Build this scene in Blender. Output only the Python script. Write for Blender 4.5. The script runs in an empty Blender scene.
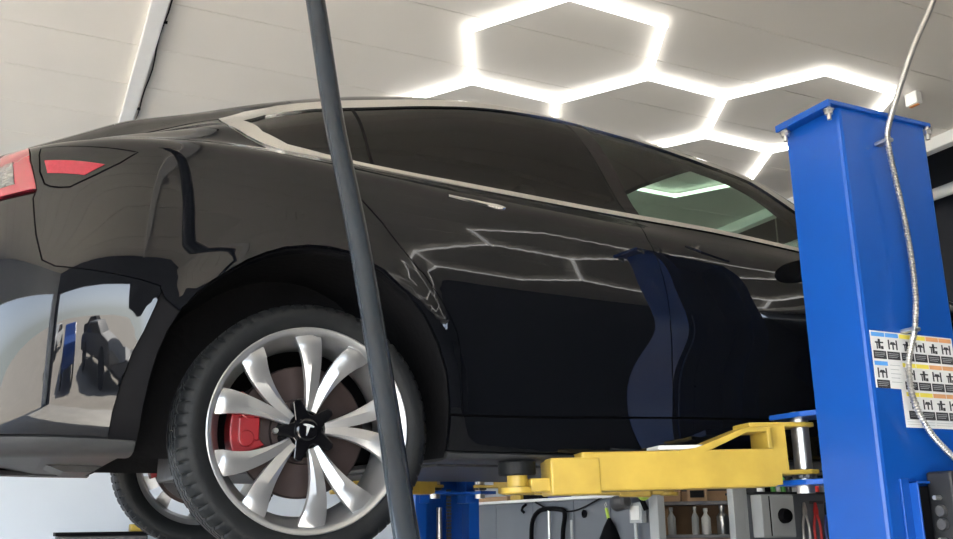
import bpy, bmesh, math, random
import numpy as np
from mathutils import Vector, Matrix
from mathutils.geometry import delaunay_2d_cdt

random.seed(4)
S = bpy.context.scene
COL = S.collection
H0 = 1.527            # height of the lifted car's datum above the floor
PI = math.pi

# ------------------------------------------------------------------ camera
cam_d = bpy.data.cameras.new('camera')
cam = bpy.data.objects.new('camera', cam_d); COL.objects.link(cam); S.camera = cam
cam_d.sensor_fit = 'HORIZONTAL'; cam_d.sensor_width = 36.0
cam_d.lens = 36.0 * 942.02 / 953.0
cam_d.clip_start = 0.05; cam_d.clip_end = 300
pitch, roll, yaw = 0.265208, -0.0123626, 0.44991
fw = Vector((0, math.cos(pitch), math.sin(pitch))); up = Vector((0, -math.sin(pitch), math.cos(pitch))); rt = Vector((1, 0, 0))
rt2 = rt*math.cos(roll) + up*math.sin(roll); up2 = up*math.cos(roll) - rt*math.sin(roll)
Rz = Matrix.Rotation(-yaw, 3, 'Z')
rt2, up2, fw = Rz@rt2, Rz@up2, Rz@fw
m3 = Matrix((rt2, up2, -fw)).transposed()
cam.matrix_world = Matrix.Translation((-0.68136, -2.38012, 0.02251+H0)) @ m3.to_4x4()

# ------------------------------------------------------------------ exposure, world, sun, daylight
vs = S.view_settings
vs.view_transform = 'Standard'; vs.look = 'None'; vs.gamma = 1.0; vs.use_curve_mapping = False
vs.exposure = 0.05
W = bpy.data.worlds.new('sky'); S.world = W; W.use_nodes = True
nt = W.node_tree; nt.nodes.clear()
wo = nt.nodes.new('ShaderNodeOutputWorld'); bg = nt.nodes.new('ShaderNodeBackground')
sky = nt.nodes.new('ShaderNodeTexSky'); sky.sky_type = 'HOSEK_WILKIE'; sky.turbidity = 3.0
sky.sun_direction = Vector((-.0, -.62, .66)).normalized(); sky.ground_albedo = .35
hs = nt.nodes.new('ShaderNodeHueSaturation'); hs.inputs['Saturation'].default_value = .55
nt.links.new(sky.outputs[0], hs.inputs['Color']); nt.links.new(hs.outputs[0], bg.inputs[0]); nt.links.new(bg.outputs[0], wo.inputs[0])
bg.inputs[1].default_value = 42.0

def sun(name, d, e, c, a):
    l = bpy.data.lights.new(name, 'SUN'); l.energy = e; l.color = c; l.angle = a
    o = bpy.data.objects.new(name, l); COL.objects.link(o)
    o.rotation_euler = Vector(d).to_track_quat('-Z', 'Y').to_euler(); o.location = (-6, -9, 6)
    return o
sun('sun', (.0, .62, -.66), 72.0, (1, .95, .86), .01)

def area(name, loc, d, sx, sy, e, c):
    l = bpy.data.lights.new(name, 'AREA'); l.shape = 'RECTANGLE'; l.size = sx; l.size_y = sy; l.energy = e; l.color = c
    o = bpy.data.objects.new(name, l); COL.objects.link(o); o.location = loc
    o.rotation_euler = Vector(d).to_track_quat('-Z', 'Y').to_euler()
    return o
# daylight entering through the two open bay doors
area('bay_daylight', (-4.15, -5.45, 1.55), (0, 1, 0), 6.9, 3.1, 1, (1, 1, 1)).data.cycles.is_portal = True
area('side_bay_daylight', (-7.9, .4, 1.6), (1, 0, 0), 10.8, 3.2, 1, (1, 1, 1)).data.cycles.is_portal = True

# ------------------------------------------------------------------ materials
def mat(name, col, rough=.5, metal=0, var=.06, scale=8, coat=0, bump=0, emit=None, es=0, spec=.5, stretch=(1, 1, 1)):
    m = bpy.data.materials.new(name); m.use_nodes = True
    n = m.node_tree.nodes; L = m.node_tree.links; b = n['Principled BSDF']
    tc = n.new('ShaderNodeTexCoord'); mp = n.new('ShaderNodeMapping'); mp.inputs['Scale'].default_value = stretch
    L.new(tc.outputs['Object'], mp.inputs[0])
    no = n.new('ShaderNodeTexNoise'); no.inputs['Scale'].default_value = scale; no.inputs['Detail'].default_value = 5
    L.new(mp.outputs[0], no.inputs['Vector'])
    r = n.new('ShaderNodeValToRGB'); e = r.color_ramp.elements
    e[0].position = .3; e[1].position = .7
    e[0].color = [max(0, c*(1-var)) for c in col]+[1]; e[1].color = [min(1, c*(1+var)) for c in col]+[1]
    L.new(no.outputs['Fac'], r.inputs[0]); L.new(r.outputs[0], b.inputs['Base Color'])
    b.inputs['Roughness'].default_value = rough; b.inputs['Metallic'].default_value = metal
    b.inputs['Specular IOR Level'].default_value = spec
    b.inputs['Coat Weight'].default_value = coat; b.inputs['Coat Roughness'].default_value = .02
    if bump:
        bp = n.new('ShaderNodeBump'); bp.inputs['Strength'].default_value = bump; bp.inputs['Distance'].default_value = .01
        L.new(no.outputs['Fac'], bp.inputs['Height']); L.new(bp.outputs[0], b.inputs['Normal'])
    if emit:
        b.inputs['Emission Color'].default_value = (*emit, 1); b.inputs['Emission Strength'].default_value = es
    return m

def glass(name, tint, gl=1.0, ior=1.5):
    m = bpy.data.materials.new(name); m.use_nodes = True
    n = m.node_tree.nodes; L = m.node_tree.links; n.clear()
    o = n.new('ShaderNodeOutputMaterial'); mx = n.new('ShaderNodeMixShader'); t = n.new('ShaderNodeBsdfTransparent'); g = n.new('ShaderNodeBsdfGlossy')
    f = n.new('ShaderNodeFresnel'); f.inputs[0].default_value = ior; g.inputs['Roughness'].default_value = .0
    g.inputs[0].default_value = (gl, gl, gl, 1)
    no = n.new('ShaderNodeTexNoise'); no.inputs['Scale'].default_value = 2
    r = n.new('ShaderNodeValToRGB'); r.color_ramp.elements[0].color = [c*.96 for c in tint]+[1]; r.color_ramp.elements[1].color = [*tint, 1]
    L.new(no.outputs['Fac'], r.inputs[0]); L.new(r.outputs[0], t.inputs[0])
    ge = n.new('ShaderNodeNewGeometry'); mm = n.new('ShaderNodeMapRange'); mm.inputs['To Min'].default_value = ior; mm.inputs['To Max'].default_value = 1/ior
    L.new(ge.outputs['Backfacing'], mm.inputs['Value']); L.new(mm.outputs[0], f.inputs[0])
    L.new(f.outputs[0], mx.inputs[0]); L.new(t.outputs[0], mx.inputs[1]); L.new(g.outputs[0], mx.inputs[2]); L.new(mx.outputs[0], o.inputs[0])
    return m

M = dict(
    paint=mat('black_gloss_paint', (.004, .0045, .006), .3, 0, .02, 3, coat=.85, spec=.0),
    plastic=mat('black_plastic', (.010, .011, .013), .48, 0, .15, 30),
    rocker=mat('grey_underbody_plastic', (.035, .036, .038), .5, 0, .12, 12, spec=.35),
    liner=mat('black_wheel_liner', (.003, .003, .004), .8, 0, .2, 40, bump=.2, spec=.2),
    chrome=mat('satin_chrome', (.80, .79, .76), .22, 1, .02, 20),
    rim=mat('silver_wheel_paint', (.36, .365, .37), .28, .7, .04, 10),
    rubber=mat('tyre_rubber', (.010, .011, .012), .5, 0, .12, 50, bump=.1, spec=.15),
    disc=mat('brake_disc_steel', (.075, .055, .052), .4, .8, .15, 12),
    caliper=mat('red_caliper_paint', (.22, .008, .012), .35, 0, .1, 15),
    gloss=mat('gloss_black', (.004, .004, .005), .06, 0, .05, 10),
    blue=mat('blue_powder_coat', (.003, .070, .36), .33, 0, .07, 3, spec=.5, bump=.01),
    yellow=mat('yellow_lift_paint', (.50, .345, .055), .42, 0, .12, 9, bump=.05),
    steel=mat('bright_steel', (.55, .54, .52), .32, .9, .1, 20),
    dsteel=mat('dark_steel', (.10, .10, .105), .42, .6, .15, 20),
    redlens=mat('red_lens', (.19, .008, .020), .10, 0, .05, 20, coat=1),
    lens=mat('clear_lens', (.13, .13, .13), .12, .4, .6, 60, coat=1, stretch=(1, 1, 8)),
    redrefl=mat('red_reflector', (.24, .014, .028), .25, 0, .08, 120),
    ceil=mat('ceiling_sheet', (.76, .725, .66), .50, 0, .04, .8, spec=.35),
    wwall=mat('white_painted_wall', (.66, .72, .80), .6, 0, .03, 1.2),
    dwall=mat('charcoal_wall', (.018, .020, .026), .5, 0, .1, 2),
    concrete=mat('grey_concrete', (.45, .43, .40), .5, 0, .15, 1.5, bump=.05),
    asphalt=mat('pale_asphalt', (.36, .33, .29), .9, 0, .12, .6),
    white=mat('white_paint', (.82, .82, .80), .45, 0, .03, 5),
    grey=mat('grey_panel', (.15, .165, .19), .5, 0, .06, 2),
    lgrey=mat('light_grey_metal', (.40, .42, .43), .45, 0, .04, 6),
    card=mat('cardboard', (.36, .23, .13), .85, 0, .12, 6),
    dark=mat('matte_black', (.006, .006, .007), .5, 0, .1, 20, spec=.03),
    tube=mat('led_tube', (.9, .9, .9), .4, 0, .01, 4, emit=(1, .985, .95), es=4.5),
    hose=mat('dark_grey_rod', (.010, .015, .022), .26, 0, .15, 14, spec=.32),
    green=mat('green_plastic', (.12, .42, .08), .4), lime=mat('lime_plastic', (.45, .62, .08), .4),
    red=mat('red_plastic', (.60, .03, .03), .4), navy=mat('navy_plastic', (.03, .06, .25), .4), orange=mat('orange_paint', (.75, .30, .08), .5),
    sblue=mat('sticker_blue', (.10, .35, .80), .5), syel=mat('sticker_yellow', (.85, .72, .10), .5), sor=mat('sticker_orange', (.72, .36, .16), .5),
    swhite=mat('sticker_white', (.80, .80, .79), .5), sblack=mat('sticker_black', (.03, .03, .035), .5),
    glass=glass('green_tinted_glass', (.50, .66, .56)), dglass=glass('privacy_glass', (.03, .036, .042), ior=1.42),
    wglass=glass('windscreen_glass', (.72, .84, .76)),
)

# ------------------------------------------------------------------ helpers
def obj(name, bm, m, parent=None, smooth=False, bevel=0):
    me = bpy.data.meshes.new(name); bm.normal_update(); bm.to_mesh(me); bm.free()
    o = bpy.data.objects.new(name, me); COL.objects.link(o)
    for x in (m if isinstance(m, (list, tuple)) else [m]): me.materials.append(x)
    if smooth:
        for p in me.polygons: p.use_smooth = True
        md = o.modifiers.new('edge', 'EDGE_SPLIT'); md.split_angle = math.radians(35)
    if bevel:
        md = o.modifiers.new('bevel', 'BEVEL'); md.width = bevel; md.segments = 2; md.limit_method = 'ANGLE'; md.angle_limit = math.radians(40)
    if parent: o.parent = parent
    return o
def thing(name, label, cat, loc=(0, 0, 0), rz=0, group=None):
    o = bpy.data.objects.new(name, None); COL.objects.link(o); o.location = loc; o.rotation_euler = (0, 0, rz)
    o.empty_display_size = .1
    return tag(o, label, cat, group)
def tag(o, label, cat, group=None):
    o['label'] = label; o['category'] = cat
    if group: o['group'] = group
    return o
def struct(o, label=None):
    o['kind'] = 'structure'
    if label: o['label'] = label; 
    return o
def box(bm, x0, x1, y0, y1, z0, z1, mtx=None, mi=0):
    v = [bm.verts.new((x, y, z)) for x in (x0, x1) for y in (y0, y1) for z in (z0, z1)]
    for f in ((0, 1, 3, 2), (4, 6, 7, 5), (0, 4, 5, 1), (2, 3, 7, 6), (0, 2, 6, 4), (1, 5, 7, 3)):
        fc = bm.faces.new([v[i] for i in f]); fc.material_index = mi
    if mtx: bmesh.ops.transform(bm, matrix=mtx, verts=v)
    return bm
def B(*a, **k):
    bm = bmesh.new(); box(bm, *a, **k); return bm
def frame_at(t):
    t = t.normalized(); a = Vector((0, 0, 1)) if abs(t.z) < .9 else Vector((1, 0, 0))
    u = t.cross(a).normalized(); return u, t.cross(u).normalized()
def tube(bm, pts, r, n=12, cap=True, mi=0):
    pts = [Vector(p) for p in pts]; rs = r if isinstance(r, (list, tuple)) else [r]*len(pts)
    rings = []; u = None
    for i, p in enumerate(pts):
        t = (pts[min(i+1, len(pts)-1)]-pts[max(i-1, 0)]).normalized()
        if u is None: u, w = frame_at(t)
        else:
            u = (u-t*u.dot(t)).normalized(); w = t.cross(u)
        rings.append([bm.verts.new(p+(u*math.cos(2*PI*k/n)+w*math.sin(2*PI*k/n))*rs[i]) for k in range(n)])
    for a, b in zip(rings, rings[1:]):
        for k in range(n):
            f = bm.faces.new((a[k], a[(k+1) % n], b[(k+1) % n], b[k])); f.material_index = mi
    if cap:
        for q in (rings[0][::-1], rings[-1]):
            f = bm.faces.new(q); f.material_index = mi
    return bm
def T(pts, r, n=12, **k):
    bm = bmesh.new(); tube(bm, pts, r, n, **k); return bm
def lathe(bm, prof, c, ax, n=48, closed=False, mod=None):
    # prof: (radius, offset along ax)
    ax = Vector(ax).normalized(); u, w = frame_at(ax); c = Vector(c); rings = []
    for k in range(n):
        a = 2*PI*k/n
        rings.append([bm.verts.new(c+ax*h+(u*math.cos(a)+w*math.sin(a))*(r if mod is None else mod(i, k, r))) for i, (r, h) in enumerate(prof)])
    m_ = len(prof)
    for k in range(n):
        a, b = rings[k], rings[(k+1) % n]
        for i in range(m_ if closed else m_-1):
            j = (i+1) % m_
            bm.faces.new((a[i], a[j], b[j], b[i]))
    return bm
def prism(bm, poly, plane, a0, a1, mi=0):
    # extrude polygon given in 2D; plane 'xz' extrudes along y, 'xy' along z, 'yz' along x
    def mk(p, a):
        return {'xz': (p[0], a, p[1]), 'xy': (p[0], p[1], a), 'yz': (a, p[0], p[1])}[plane]
    A = [bm.verts.new(mk(p, a0)) for p in poly]; Bv = [bm.verts.new(mk(p, a1)) for p in poly]
    n = len(poly); fs = [bm.faces.new(A), bm.faces.new(Bv[::-1])]
    for i in range(n): fs.append(bm.faces.new((A[i], Bv[i], Bv[(i+1) % n], A[(i+1) % n])))
    for f in fs: f.material_index = mi
    bmesh.ops.recalc_face_normals(bm, faces=fs)
    return bm
def smoothpath(pts, n=8):
    P = [Vector(p) for p in pts]; out = []
    for i in range(len(P)-1):
        a, b, c, d = P[max(i-1, 0)], P[i], P[i+1], P[min(i+2, len(P)-1)]
        for k in range(n):
            t = k/n; out.append(.5*((2*b)+(c-a)*t+(2*a-5*b+4*c-d)*t*t+(3*b-a-3*c+d)*t**3))
    out.append(P[-1]); return out
def dup(o, parent=None):
    c = o.copy(); COL.objects.link(c); c.parent = parent
    for ch in [x for x in o.children]: dup(ch, c)
    return c
# ------------------------------------------------------------------ car body surface
WN = np.array([0, .15, .22, .36, .60, .80, .93, 1.06, 1.22, 1.40, 1.50, 1.72, 2.05])
XS = np.array([-.98, -.9, -.8, -.7, -.6, -.5, -.4, -.27, -.16, 0, .2, .5, .8, 1.1, 1.4, 1.7, 1.9, 2.05, 2.2, 2.4, 2.7, 3.0, 3.3, 3.55, 3.716])
def natbasis(xn):
    n = len(xn); h = np.diff(xn); A = np.eye(n); Bm = np.zeros((n, n))
    for i in range(1, n-1):
        A[i, i-1] = h[i-1]/6; A[i, i] = (h[i-1]+h[i])/3; A[i, i+1] = h[i]/6
        Bm[i, i-1] = 1/h[i-1]; Bm[i, i] = -1/h[i-1]-1/h[i]; Bm[i, i+1] = 1/h[i]
    D = np.linalg.solve(A, Bm)
    def f(x):
        x = np.clip(np.asarray(x, float), xn[0], xn[-1]); j = np.clip(np.searchsorted(xn, x)-1, 0, n-2); hh = h[j]
        a = (xn[j+1]-x)/hh; b = 1-a; R_ = np.zeros((len(x), n)); r = np.arange(len(x))
        R_[r, j] += a; R_[r, j+1] += b
        R_ += ((a**3-a)*hh*hh/6)[:, None]*D[j]+((b**3-b)*hh*hh/6)[:, None]*D[j+1]
        return R_
    return f
bW, bX = natbasis(WN), natbasis(XS)
def keyed(keys):
    k = np.array(keys, float); return bX_key(k)
def bX_key(k):   # smooth monotone interpolation of keys onto the stations
    x, y = k[:, 0], k[:, 1]; d = np.diff(y)/np.diff(x); m = np.zeros(len(x)); m[0] = d[0]; m[-1] = d[-1]
    for i in range(1, len(x)-1):
        m[i] = 0 if d[i-1]*d[i] <= 0 else 2*d[i-1]*d[i]/(d[i-1]+d[i])
    X_ = np.clip(XS, x[0], x[-1]); j = np.clip(np.searchsorted(x, X_)-1, 0, len(x)-2); h = x[j+1]-x[j]; t = (X_-x[j])/h
    return (2*t**3-3*t*t+1)*y[j]+(t**3-2*t*t+t)*h*m[j]+(-2*t**3+3*t*t)*y[j+1]+(t**3-t*t)*h*m[j+1]
c = lambda v: [(-.98, v), (3.716, v)]
NY = [c(.30), [(-.98, .10), (-.45, .095), (0, .07), (3.716, .07)], [(-.98, .062), (-.45, .058), (0, .045), (3.716, .045)], [(-.98, .032), (-.4, .028), (0, .02), (.5, .025), (1.2, .05), (2.2, .035), (2.9, .02), (3.716, .05)], c(.0),
      [(-.98, .02), (-.4, .015), (0, .008), (.5, .012), (3.7, .012)], c(.05), [(-.98, .12), (0, .125), (2.2, .13), (3.7, .13)], None,
      [(-.98, .36), (-.3, .33), (0, .29), (.5, .275), (.8, .28), (1.8, .28), (2.2, .25), (2.5, .22), (3.716, .25)],
      [(-.98, .45), (-.5, .41), (0, .37), (.4, .36), (2, .36), (2.4, .33), (3.716, .38)], c(.62), c(.925)]
Z10 = [(-.98, 1.02), (-.9, 1.05), (-.75, 1.088), (-.62, 1.132), (-.5, 1.182), (-.28, 1.25), (.02, 1.342), (.36, 1.415), (.66, 1.440), (1.1, 1.43), (1.5, 1.39), (1.8, 1.34), (2.0, 1.25), (2.2, 1.11), (2.35, 1.0), (2.6, .93), (3, .85), (3.4, .76), (3.716, .67)]
NZ = [c(.20), [(-.98, .21), (-.5, .205), (-.2, .20), (3.2, .20), (3.716, .21)], [(-.98, .25), (-.5, .235), (-.2, .22), (3.2, .22), (3.716, .25)], c(.36), [(-.98, .56), (-.5, .6), (3, .6), (3.716, .48)],
      [(-.98, .76), (-.6, .80), (1.2, .79), (2.2, .75), (3, .70), (3.716, .56)],
      [(-.98, .90), (-.8, .935), (-.57, .965), (-.32, .989), (-.2, .995), (.08, .992), (.34, .974), (.6, .962), (1.02, .941), (1.34, .917), (1.8, .90), (2.2, .87), (2.6, .82), (3, .76), (3.4, .68), (3.716, .6)],
      [(-.98, .935), (-.8, .985), (-.6, 1.015), (-.4, 1.045), (-.2, 1.06), (0, 1.058), (.14, 1.052), (.6, 1.040), (1, 1.028), (1.46, 1.018), (1.855, .995), (2.2, .97), (2.6, .885), (3, .80), (3.4, .71), (3.716, .62)],
      None,
      [(-.98, .965), (-.8, 1.01), (-.635, 1.053), (-.58, 1.078), (-.48, 1.12), (-.4, 1.152), (-.274, 1.2), (-.17, 1.225), (-.07, 1.26), (.14, 1.315), (.49, 1.388), (.763, 1.410), (1.247, 1.385), (1.79, 1.318), (2.017, 1.217), (2.2, 1.09), (2.35, .99), (2.6, .91), (3, .83), (3.4, .74), (3.716, .65)],
      Z10, [(x, z+(.018 if x < -.5 else .03)*(1 if x > -.95 else .5)) for x, z in Z10], [(x, z+(.025 if x < -.5 else .045)*(1 if x > -.95 else .5)) for x, z in Z10]]
TY = [None if k is None else keyed(k) for k in NY]; TZ = [None if k is None else keyed(k) for k in NZ]
TY[8] = (TY[7]+TY[9])/2-.022; TZ[8] = (TZ[7]+TZ[9])/2
TY = np.array(TY).T; TZ = np.array(TZ).T     # stations x nodes
def wrap(x):
    t = np.clip((-.42-x)/.5570, 0, 1.); a = 1-np.sqrt(1-t**2.5)
    t = np.clip((x-2.75)/.960, 0, 1.); return a+1-np.sqrt(1-t**2.6)
def surf(X, Wv):
    X = np.atleast_1d(np.asarray(X, float)); Wv = np.atleast_1d(np.asarray(Wv, float))
    bx = bX(X); bw = bW(Wv)
    Y = np.einsum('ij,jk,ik->i', bx, TY, bw); Z = np.einsum('ij,jk,ik->i', bx, TZ, bw)
    # wheel-arch flare
    for cx in (0., 2.875):
        r = np.hypot(X-cx, (Z-.33)); Y = Y-.016*np.exp(-((r-.40)/.05)**2)*np.clip(1-(Wv-.9)/.3, 0, 1)*np.clip((Z-.2)/.15, 0, 1)
    Y = Y+(.925-Y)*wrap(X)
    return np.stack([X, Y, Z], 1)
def surfn(X, Wv):
    X = np.clip(np.atleast_1d(np.asarray(X, float)), -.978, 3.714); Wv = np.clip(np.atleast_1d(np.asarray(Wv, float)), .002, 2.048); e = 1e-3
    a = surf(X+e, Wv)-surf(X-e, Wv); b = surf(X, Wv+e)-surf(X, Wv-e); n = np.cross(a, b)
    return n/np.linalg.norm(n, axis=1)[:, None]          # outward on the near side
def w_of(X, Z):
    X = np.atleast_1d(np.asarray(X, float)); Z = np.atleast_1d(np.asarray(Z, float)); lo = np.full(len(X), .12); hi = np.full(len(X), 1.95)
    for _ in range(30):
        m = (lo+hi)/2; s = surf(X, m)[:, 2]; lo = np.where(s < Z, m, lo); hi = np.where(s < Z, hi, m)
    return (lo+hi)/2
# ------------------------------------------------------------------ panels cut out of that surface
def XZ(pts):
    a = np.array(pts, float); return np.stack([a[:, 0], w_of(a[:, 0], a[:, 1])], 1)
def XW(pts): return np.array(pts, float)
def cat_(*a): return np.concatenate(a)
def resample(P, st):
    out = []
    n = len(P)
    for i in range(n):
        a, b = P[i], P[(i+1) % n]; k = max(1, int(math.ceil(np.linalg.norm(b-a)/st)))
        for j in range(k): out.append(a+(b-a)*j/k)
    return np.array(out)
def rounded(P, it=1):
    return P
def area2(P): x, y = P[:, 0], P[:, 1]; return (x*np.roll(y, -1)-np.roll(x, -1)*y).sum()/2
def inset(P, d):
    if area2(P) < 0: P = P[::-1]
    a = np.roll(P, 1, 0); b = np.roll(P, -1, 0); t = b-a; t /= np.maximum(np.linalg.norm(t, axis=1), 1e-9)[:, None]
    return P+np.stack([-t[:, 1], t[:, 0]], 1)*d
def inside(pts, P):
    x, y = pts[:, 0], pts[:, 1]; c_ = np.zeros(len(pts), bool); n = len(P)
    for i in range(n):
        x0, y0 = P[i]; x1, y1 = P[(i+1) % n]
        if y0 == y1: continue
        h = (y0 > y) != (y1 > y); c_ ^= h & (x < (x1-x0)*(y-y0)/(y1-y0)+x0)
    return c_
def dedge(pts, P):
    d = np.full(len(pts), 9.)
    for i in range(len(P)):
        a, b = P[i], P[(i+1) % len(P)]; ab = b-a; t = np.clip(((pts-a)@ab)/max(ab@ab, 1e-12), 0, 1)
        d = np.minimum(d, np.linalg.norm(pts-(a+t[:, None]*ab), axis=1))
    return d
XC = [.925]
def panel(name, P, m, parent, holes=(), gap=.0017, lip=.014, off=0., step=.03, bst=.014, far=False, rear=False, thick=None):
    P = inset(resample(P, bst), gap); Hs = [inset(resample(h, bst), -gap) for h in holes]
    lo, hi = P.min(0), P.max(0)
    gx = [lo[0]]
    while gx[-1] < hi[0]:
        x = gx[-1]; gx.append(x+(step if -.72 < x < 3.0 else step*.45 if -.93 < x < 3.6 else step*.2))
    gy = np.arange(lo[1]+step/2, hi[1], step); G = np.array([(x, y+(step/2 if i % 2 else 0)) for i, x in enumerate(gx) for y in gy])
    ok = inside(G, P)&(dedge(G, P) > step*.42)
    for h in Hs: ok &= ~inside(G, h)&(dedge(G, h) > step*.42)
    G = G[ok]; V = [Vector(p) for p in P]; E = []; loops = [list(range(len(P)))]
    for h in Hs:
        s = len(V); V += [Vector(p) for p in h]; loops.append(list(range(s, s+len(h))))
    for l in loops: E += [(l[i], l[(i+1) % len(l)]) for i in range(len(l))]
    V += [Vector(p) for p in G]
    ov, oe, of, _, _, _ = delaunay_2d_cdt(V, E, [], 0, 1e-6)
    uv = np.array([[v.x, v.y] for v in ov]); F = np.array([list(f) for f in of if len(f) == 3])
    cen = uv[F].mean(1); k = inside(cen, P)
    for h in Hs: k &= ~inside(cen, h)
    F = F[k]
    Q = surf(uv[:, 0], uv[:, 1]); N = surfn(uv[:, 0], uv[:, 1]); Q = Q+N*off
    s = -1. if far else 1.
    def mir(A, nrm=False):
        A = A.copy()
        if far: A[:, 1] = -A[:, 1] if nrm else 1.85-A[:, 1]
        return A
    # face orientation: outward
    a2 = (uv[F[:, 1]]-uv[F[:, 0]]); b2 = (uv[F[:, 2]]-uv[F[:, 0]]); flip = (a2[:, 0]*b2[:, 1]-a2[:, 1]*b2[:, 0]) < 0
    F[flip] = F[flip][:, ::-1]
    if far: F = F[:, ::-1]
    verts = list(map(tuple, mir(Q))); norms = list(map(tuple, mir(N, True))); faces = [tuple(map(int, f)) for f in F]; nl = [norms[i] for f in faces for i in f]
    if lip:
        # boundary of the kept faces, turned inward
        cnt = {}
        for f in faces:
            for i in range(3): e = (f[i], f[(i+1) % 3]); cnt[e] = cnt.get(e, 0)+1
        bd = [e for e in cnt if (e[1], e[0]) not in cnt]; mp = {}; mo = {}
        QQ = mir(Q); NN = mir(N, True)
        for a, b in bd:
            for i in (a, b):
                if i not in mp:
                    mp[i] = len(verts); verts.append(tuple(QQ[i]-NN[i]*lip)); mo[i] = len(verts); verts.append(tuple(QQ[i]))
            f = (mo[b], mo[a], mp[a], mp[b]); faces.append(f)
            e = QQ[b]-QQ[a]; fn = np.cross(e, NN[a]); fn = fn/max(np.linalg.norm(fn), 1e-9); nl += [tuple(fn)]*4
    me = bpy.data.meshes.new(name); me.from_pydata(verts, [], faces); me.update(); me.materials.append(m)
    for p in me.polygons: p.use_smooth = True
    me.normals_split_custom_set(nl)
    o = bpy.data.objects.new(name, me); COL.objects.link(o); o.parent = parent
    return o

door_r = [(0.076, 1.020), (0.0834, 0.9951), (0.1183, 0.9163), (0.1812, 0.8499), (0.2449, 0.7725), (0.3066, 0.7073), (0.3511, 0.6467), (0.3819, 0.5973), (0.405, 0.5512), (0.416, 0.5014), (0.424, 0.4175), (0.428, 0.36), (0.436, 0.3216)]
gapl = [(1.118, 1.004), (1.117, .985), (1.112, 0.9236), (1.1297, 0.8592), (1.1431, 0.7902), (1.1480, 0.7251), (1.1500, 0.6195), (1.1640, 0.5214), (1.1802, 0.4301), (1.1902, 0.3444)]
arch = [(0.394, 0.205), (0.3934, 0.2674), (0.3886, 0.3534), (0.3759, 0.435), (0.3451, 0.5132), (0.3033, 0.5852), (0.2485, 0.6482), (0.1812, 0.7049), (0.115, 0.7354), (0.0752, 0.7484), (0.0243, 0.7543), (-0.0365, 0.7522), (-0.0988, 0.7389), (-0.1486, 0.7189), (-0.1946, 0.6935), (-0.2292, 0.6677), (-0.2799, 0.6291), (-0.3146, 0.5954), (-0.3545, 0.5438), (-0.3806, 0.4899), (-0.399, 0.4321), (-0.4114, 0.368), (-0.4187, 0.3005), (-0.4221, 0.2307), (-0.4226, 0.205)]
dlo_top = [(-0.2378, 1.206), (-0.1602, 1.2492), (-0.0602, 1.2845), (0.0385, 1.3064), (0.147, 1.331), (0.3333, 1.3649), (0.4879, 1.3889), (.62, 1.402), (.76, 1.410), (.9, 1.410), (1.02, 1.404), (1.25, 1.384), (1.53, 1.343), (1.77, 1.301), (1.95, 1.195), (2.1, 1.118), (2.25, 1.03), (2.33, .982)]
dlo_bot = [(-0.2378, 1.206), (-0.2250, 1.145), (-0.1808, 1.104), (-0.1352, 1.078), (-0.0831, 1.060), (0.0225, 1.048), (0.1203, 1.041), (0.3413, 1.032), (0.5758, 1.026), (0.9721, 1.015), (1.4399, 1.006), (1.8218, 0.982), (2.1, .962), (2.33, .95)]
gl_top = [(-0.1725, 1.1934), (-0.1046, 1.2296), (-0.0032, 1.2534), (0.1337, 1.2831), (0.3196, 1.3217), (0.4729, 1.3489), (0.6078, 1.3711), (0.7508, 1.3852), (0.8705, 1.3919), (0.995, 1.3913), (1.236, 1.3694), (1.5249, 1.3194), (1.7434, 1.2751), (1.9365, 1.159), (2.08, 1.082), (2.2, 1.01), (2.24, .985)]
gl_bot = [(-0.1725, 1.1934), (-0.1337, 1.1304), (-0.0657, 1.0918), (0.0426, 1.0762), (0.1431, 1.0674), (0.3675, 1.0561), (0.5971, 1.0486), (0.9938, 1.0359), (1.4612, 1.0253), (1.8587, 1.0001), (2.1, .98), (2.24, .975)]
bseam = [(-0.7112, 0.827), (-0.6948, 0.727), (-0.6752, 0.6595), (-0.6452, 0.6426), (-0.601, 0.6371), (-0.5451, 0.6312), (-0.4526, 0.618), (-0.403, 0.606)]
strip = [(-0.3996, 0.5896), (-0.41, 0.5538), (-0.4314, 0.4907), (-0.4529, 0.4388), (-0.4729, 0.3614), (-0.4848, 0.2945), (-0.4893, 0.2294)]
refl = [(-0.695, 0.9325), (-0.5561, 0.9182), (-0.5999, 0.8861), (-0.6848, 0.8947)]
flap = [(-0.7069, 0.9767), (-0.709, 0.9528), (-0.7028, 0.9005), (-0.6889, 0.8647), (-0.6757, 0.8563), (-0.6551, 0.8521), (-0.6311, 0.8525), (-0.5761, 0.8868), (-0.5204, 0.9264), (-0.479, 0.9641), (-.59, .972)]
lamp = [(-.98, .95), (-.80, .97), (-.785, .992), (-.76, 1.0), (-.74, .998), (-0.7262, 0.9364), (-0.706, 0.867), (-0.7042, 0.850), (-0.7536, 0.8446), (-0.80, 0.842), (-.9, .82), (-.98, .80)]
lensin = [(-.9, .945), (-0.7978, 0.9326), (-0.7662, 0.9438), (-0.755, 0.8718), (-0.7906, 0.8674), (-.9, .86)]
def rowZ(z0, pts_x): return XZ([(x, z0) for x in pts_x])

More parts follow.
